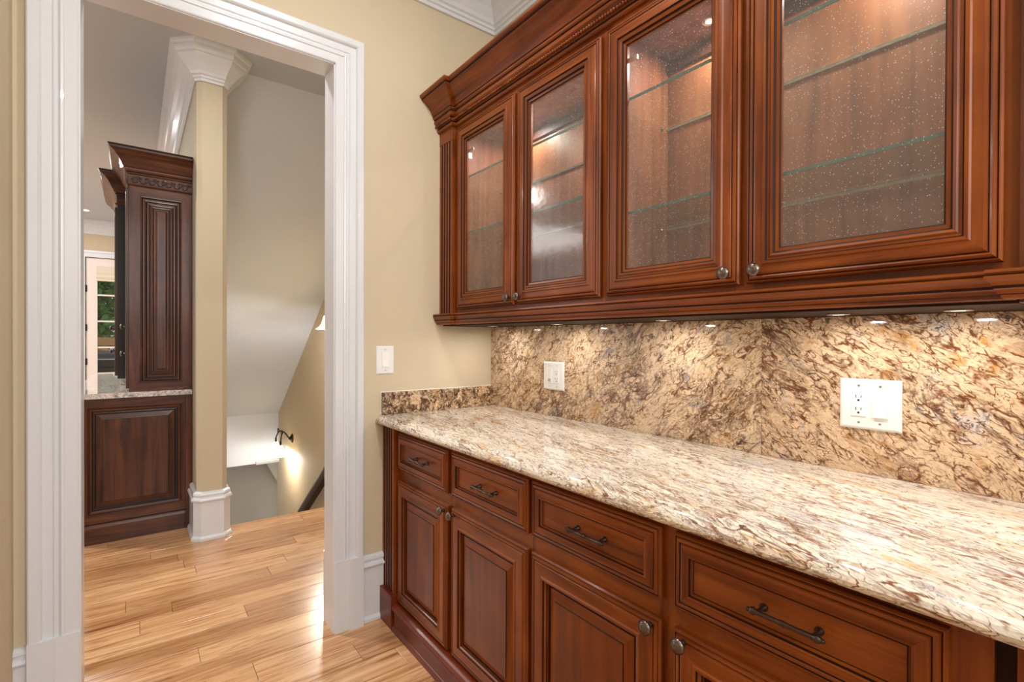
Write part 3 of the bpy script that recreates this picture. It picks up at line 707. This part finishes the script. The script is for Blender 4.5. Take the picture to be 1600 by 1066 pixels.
# ------------------------------------------------------------------ switches and outlets
def plate(fm, cx, cz, W, H, gangs, name, label, cat, group=None):
    """fm(a,b,h) with a to the viewer's right, b up, h out of the wall"""
    loc = fm(cx, cz, 0); e = empty(name, loc, label, cat, group)
    m = MB(); m.sweep(rect(cx-W/2, cx+W/2, cz-H/2, cz+H/2), [(0, 0), (0, .002), (-.002, .0045), (-.006, .0062)], fm, closed=True, fillmat=0)
    m.build('cover_plate', PLAST, e)
    n = len(gangs)
    for i, g in enumerate(gangs):
        gx = cx+(i-(n-1)/2)*.046
        m = MB(); m.sweep(rect(gx-.0172, gx+.0172, cz-.034, cz+.034), [(0, .0060), (0, .0068), (-.0012, .0072)], fm, closed=True, fillmat=0)
        m.build('device_frame', PLAST2, e)
        if g == 'r':
            # rocker: tilted paddle
            a0, a1 = gx-.0145, gx+.0145; b0, b1, bm_ = cz-.031, cz+.031, cz-.002
            v = [fm(a0, b0, .0072), fm(a1, b0, .0072), fm(a1, b1, .0072), fm(a0, b1, .0072), fm(a0, b0, .0115), fm(a1, b0, .0115), fm(a1, bm_, .0085), fm(a0, bm_, .0085), fm(a1, b1, .0082), fm(a0, b1, .0082)]
            MB().add(v, [(0, 1, 5, 4), (4, 5, 6, 7), (7, 6, 8, 9), (9, 8, 2, 3), (0, 4, 7, 9, 3), (1, 2, 8, 6, 5)]).build('rocker', PLAST2, e)
        elif g == 'n':
            # slim night light style rocker with dark grille
            MB().prism(rect(gx-.0145, gx+.0145, cz-.031, cz+.031), fm, .0072, .009).build('rocker', PLAST2, e)
            mm = MB()
            for q in range(4): mm.prism(rect(gx-.009, gx+.009, cz-.026+q*.0035, cz-.0245+q*.0035), fm, .009, .0094)
            mm.build('grille', SLOT, e)
        else:
            MB().prism(rect(gx-.0145, gx+.0145, cz-.031, cz+.031), fm, .0072, .0086).build('receptacle', PLAST2, e)
            mm = MB()
            for cz2 in (cz+.016, cz-.016):
                mm.prism(rect(gx-.0068, gx-.0050, cz2-.0005, cz2+.0075), fm, .0086, .0090)
                mm.prism(rect(gx+.0050, gx+.0066, cz2+.0005, cz2+.0070), fm, .0086, .0090)
                mm.prism([(gx+.0028*math.cos(t*math.pi/4), cz2-.0065+.0028*math.sin(t*math.pi/4)) for t in range(8)], fm, .0086, .0090)
            mm.build('slots', SLOT, e)
        for dz in (.047, -.047):
            mm = MB().prism([(gx+.003*math.cos(t*math.pi/5), cz+dz+.003*math.sin(t*math.pi/5)) for t in range(10)], fm, .0061, .0069)
            mm.build('screw', STEEL, e)
    return e
plate(XZ(-.0221), .497, 1.095, .134, .126, 'no', 'outlet_plate', 'white two gang outlet and switch plate near the backsplash corner', 'outlet')
plate(XZ(-.0221), 1.695, 1.0935, .134, .129, 'or', 'outlet_plate', 'large white two gang plate, receptacle left and rocker right, at the right', 'outlet')
plate(YZ(0.0005), -.610, 1.162, .084, .127, 'r', 'light_switch', 'white single rocker switch on the beige wall beside the doorway', 'switch')

# ------------------------------------------------------------------ far dark cabinet beyond the doorway
XC = -1.78
fc = empty('walnut_cabinet', (XC, -1.5, 0), 'dark walnut base cabinet end with raised panel, seen through the doorway', 'cabinet')
MB().box(-4.0, XC-.012, -1.80, WYa-.004, .0, .886).build('body', DX, fc)
# end panel made of rings; YZ facing +X
def ring_panel(r, prof, mats, x0, name, parent, fill):
    m = MB(); m.sweep(rect(*r), [(-o, h) for o, h in prof], YZ(x0), closed=True, mats=mats, edge_m=em, fillmat=fill)
    return m.build(name, [DV, DH, DG, DV], parent)
ring_panel((-1.80, WYa-.004, .125, .886), [(0, 0), (0, .012), (.050, .012), (.052, .016), (.057, .016), (.060, .010), (.064, .008), (.068, .013), (.076, .011), (.080, .005), (.086, .005), (.090, .008), (.094, .003), (.098, .003)],
           [None, None, None, None, 2, None, None, None, 2, 2, None, 2, None], XC-.012, 'end_panel', fc, None)
ring_panel((-1.80+.095, WYa-.099, .125+.095, .886-.095), [(0, .0), (0, .004), (.006, .004), (.03, .011), (.033, .013)], [2, 2, None, 2], XC-.012, 'raised_field', fc, 3)
m = MB(); m.sweep([(XC-.012, -1.80), (XC-.012, WYa-.04)], [(0, 0), (.018, 0), (.018, .10), (.014, .112), (.008, .118), (0, .124)], XY); m.build('base_board', [DH], fc)
MB().box(XC-.012, XC+.012, WYa-.038, WYa-.003, 0, .886).build('corner_stile', DV, fc)
# doors of its long side (towards the far room)
for i in range(4):
    xa = -1.86-.52*i
    m = MB(); m.sweep(rect(xa-.48, xa, .14, .85), [(0, 0), (0, .016), (-.05, .018), (-.055, .01), (-.07, .01), (-.09, .016)], XZ(-1.80), closed=True, fillmat=0)
    m.build('door', [DV], fc)
ctf = MB().prism([(-1.832, .890), (-1.838, .903), (-1.832, .916), (-1.825, .919), (WYa-.003, .919), (WYa-.003, .887), (-1.825, .887)], lambda a, b, h: (h, a, b), -4.0, XC+.022)
props(ctf.build('countertop', GRF), 'pale veined granite countertop under the dark walnut cabinet beyond the doorway', 'countertop')

def dark_upper(X0, X1, Yf, z0, name, label, end_detail):
    u = empty(name, (X1, (Yf+WYa)/2, z0), label, 'cabinet')
    MB().box(X0, X1-.010, Yf, WYa-.003, z0, 2.36).build('body', DX, u)
    if end_detail:
        r = (Yf, WYa-.003, z0, 2.215)
        ring_panel(r, [(0, 0), (0, .010), (.056, .010), (.058, .016), (.064, .017), (.067, .010), (.070, .006), (.078, .006), (.081, .012), (.086, .013), (.089, .007), (.092, .004), (.100, .004), (.104, .010), (.108, .011), (.111, .005), (.116, .005), (.119, .010), (.124, .011), (.128, .004), (.134, .004), (.144, .009)],
                   [None, None, None, None, 2, 2, None, None, None, 2, 2, None, None, None, 2, None, None, None, 2, None, None], X1-.010, 'end_panel', u, 3)
    else:
        MB().box(X1-.012, X1, Yf, WYa-.003, z0, 2.215).build('end_panel', DG, u)
    # frieze board and carved leaf scroll
    MB().box(X1-.012, X1+.004, Yf-.004, WYa-.003, 2.215, 2.30).build('frieze', DH, u)
    if end_detail:
        m = MB(); y = Yf+.01; n = 0; yE = WYa-.02
        pts = []
        k = 60
        for i in range(k+1):
            t = i/k; pts.append((X1+.008, Yf+.012+(yE-Yf-.012)*t, 2.256+.013*math.sin(t*math.pi*7)))
        m.tube(pts, .004, 6)
        for i in range(14):
            yy = Yf+.025+(yE-Yf-.03)*i/13; s_ = 1 if i % 2 else -1
            c = []
            for q in range(9):
                a = q/8*4.4; rr = .013*(1-q/12); c.append((X1+.010, yy+rr*math.cos(a)*1.2, 2.256+s_*(.008+rr*math.sin(a)*.9)))
            m.tube(c, .0045, 6, rs=[.005-.0004*q for q in range(9)])
        m.build('carved_scroll', simple('carved_walnut', (62, 38, 30), .22, coat=.6, var=.2), u)
    for z_ in (2.222, 2.292):
        mm = MB(); mm.sweep([(X0, Yf-.004), (X1+.004, Yf-.004), (X1+.004, WYa-.003)], [(0, z_-.006), (.008, z_-.004), (.010, z_), (.008, z_+.004), (0, z_+.006)], XY, cap=True)
        mm.build('bead', [DH], u)
    cp = [(0, 2.30), (.014, 2.302), (.018, 2.312), (.018, 2.320), (.026, 2.326), (.034, 2.345), (.048, 2.374), (.070, 2.400), (.090, 2.414), (.092, 2.424), (.098, 2.434), (0, 2.434)]
    mm = MB(); mm.sweep([(X0, Yf-.004), (X1+.004, Yf-.004), (X1+.004, WYa-.003)], cp, XY, mats=[None]*9+[2, None]); mm.build('crown', [DH, DH, DG], u)
    nd = max(1, round((X1-X0)/.45))
    w_ = (X1-X0-.04)/nd
    for i in range(nd):
        xa = X0+.02+i*w_
        m = MB(); m.sweep(rect(xa+.004, xa+w_-.004, z0+.02, 2.20), [(0, 0), (0, .016), (-.05, .018), (-.055, .010), (-.07, .010), (-.09, .016)], XZ(Yf), closed=True, fillmat=0)
        d = m.build('door', [DV], u)
        kx = xa+w_-.04 if i == nd-1 else xa+.04
        knob(xa+w_-.03, 1.33, Yf-.018, d); knob(xa+w_-.03, 1.16, Yf-.018, d)
    return u
dark_upper(-2.30, XC, -1.545, .9195, 'walnut_hutch', 'tall dark walnut hutch cabinet with carved frieze standing on the pale countertop', True)
dark_upper(-3.4, -2.41, -1.615, .966, 'walnut_hutch', 'second dark walnut hutch peeking out left behind the carved one', False)
props(MB().box(-3.4, -2.41, -1.60, WYa-.004, .9195, .9655).build('stone_riser', GRF, bevel=.003), 'granite riser block under the second dark hutch on the countertop', 'riser')

# ------------------------------------------------------------------ far room wall with french door
FX = -7.8
m = MB(); m.box(FX-.15, FX, -7, -2.12, -.0, CZ).box(FX-.15, FX, -1.15, .2, 0, CZ).box(FX-.15, FX, -2.12, -1.15, 2.50, CZ)
structure(m.build('wall_far', simple('tan_paint', (206, 186, 158), .8, var=.02)), 'tan wall of the far room around the french door', 'wall')
crown([(FX, -7), (FX, -1.0)], 'trim_8', 'white crown moulding on the far room wall')
fm = lambda a, b, h: (FX+h, a, b)
m = MB(); m.sweep([(-1.15, 0), (-1.15, 2.50), (-2.12, 2.50), (-2.12, 0)], [(0, 0), (0, .02), (.06, .022), (.07, .03), (.10, .03), (.10, 0)], fm)
structure(m.build('trim_9', TRIM), 'white casing round the far french door', 'door trim')
dr = empty('door_1', (FX, -1.65, 0), 'white french door with small panes glimpsed in the far room', 'door', kind='structure')
WARMW = simple('cream_enamel', (236, 222, 212), .4, var=.01)
ya_, yb_ = -2.105, -1.165; ga, gb = -1.976, -1.29
m = MB().box(FX-.06, FX-.015, ya_, ga, .01, 2.49).box(FX-.06, FX-.015, gb, yb_, .01, 2.49).box(FX-.06, FX-.015, ga, gb, 2.33, 2.49).box(FX-.06, FX-.015, ga, gb, .01, .31)
m.build('door_leaf', WARMW, dr)
for z in (.713, 1.117, 1.521, 1.925): MB().box(FX-.05, FX-.025, ga, gb, z-.012, z+.012).build('muntin', WARMW, dr)
MB().box(FX-.05, FX-.025, -1.643, -1.617, .31, 2.33).build('muntin', WARMW, dr)
for i in range(5):
    for a, b in ((ga, -1.643), (-1.617, gb)): MB().box(FX-.04, FX-.036, a, b, .31+.404*i, min(.31+.404*(i+1), 2.33)).build('pane', PANEG, dr)
for z in (.40, 0.90, 1.42, 2.02): MB().box(FX-.016, FX-.004, ya_-.012, ya_+.010, z-.05, z+.05).build('hinge', IRON, dr)
sh = empty('roman_shade', (FX+.01, -1.63, 2.33), 'folded linen shade across the top of the far french door', 'shade')
m = MB().prism([(0, 2.37), (.012, 2.37), (.02, 2.27), (.012, 2.24), (.026, 2.2), (.014, 2.17), (.026, 2.145), (0, 2.14)], lambda a, b, h: (FX-.014+a, h, b), ga-.01, gb+.01)
m.build('fabric_fold', LINEN, sh)

# ------------------------------------------------------------------ outside the french door
structure(MB().box(-12.5, FX-.15, -7, 3, -.3, -.12).build('floor_deck', DECK), 'weathered deck outside the french door', 'deck')
gr = empty('patio_grill', (-9.6, -1.95, -.12), 'dark grey lidded patio grill outside the far french door glass', 'grill')
MB().prism([(-.28, .74), (.28, .74), (.28, .86), (.2, .98), (0, 1.03), (-.2, .98), (-.28, .86)], lambda a, b, h: (-9.6+a, h, b), -2.3, -1.45).build('lid', GRILL, gr, bevel=.01)
MB().box(-9.88, -9.32, -2.3, -1.45, -.12, .73).build('cart', GRILL, gr, bevel=.01)
MB().tube([(-9.3, -2.2, .88), (-9.26, -2.15, .88), (-9.26, -1.6, .88), (-9.3, -1.55, .88)], .012).build('lid_handle', STEEL, gr)
pg = empty('deck_railing', (-12.0, -1.5, -.12), 'tan timber deck railing with a curved brace outside the french door', 'railing')
MB().box(-12.06, -11.94, -4.5, 2.5, 1.10, 1.28).build('top_rail', CEDAR, pg)
for y in (-4.3, -1.62, 1.1, 2.4): MB().box(-12.07, -11.93, y-.07, y+.07, -.12, 1.10).build('post', CEDAR, pg)
arc = [(-12.0, -2.35+.68*math.sin(t/10*math.pi/2), 1.06-.62*(1-math.cos(t/10*math.pi/2))) for t in range(11)]
MB().tube(arc, .055, 8).build('curved_brace', CEDAR, pg)
MB().box(-12.04, -11.96, -4.5, 2.5, .0, .1).build('bottom_rail', CEDAR, pg)
structure(MB().box(-30, -12.5, -14, 10, -1.2, -1.0).build('ground', simple('lawn', (84, 112, 58), .9, var=.3, bscale=2)), 'green lawn beyond the deck', 'ground')
rng = random.Random(3)
def tree(x, y, h, r, mat, label):
    t = empty('tree', (x, y, -1.0), label, 'tree', 'trees beyond the deck')
    MB().tube([(x, y, -1), (x+.05, y, h*.5), (x, y+.1, h*.8)], .14, 8, rs=[.18, .12, .05]).build('trunk', BARK, t)
    m = MB()
    for i in range(3600):
        a = rng.uniform(0, 6.28); c = rng.uniform(-1, 1); q = rng.random()**.4*r; s_ = math.sqrt(1-c*c)
        p = Vector((x+q*s_*math.cos(a), y+q*s_*math.sin(a), h*.55+q*c*1.35))
        u = Vector((rng.gauss(0, 1), rng.gauss(0, 1), rng.gauss(0, 1))).normalized(); v = u.cross(Vector((rng.gauss(0, 1), .3, 1))).normalized()
        L_ = rng.uniform(.07, .14)
        m.add([p-u*L_, p+v*L_*.5, p+u*L_, p-v*L_*.5], [(0, 1, 2, 3)])
    o = m.build('foliage', mat, t, fix=False); o['kind'] = 'stuff'
tree(-15.2, -2.3, 5.0, 1.5, LEAF, 'bright green leafy tree seen through the french door glass')
tree(-19.6, -1.2, 6.0, 2.0, LEAF2, 'darker green tree behind the bright one outside the french door')
tree(-16.2, -6.4, 5.4, 1.6, LEAF, 'green tree hidden left of the french door opening')
tree(-24.8, -3.2, 6.8, 2.4, LEAF2, 'large dark tree farthest outside the french door')
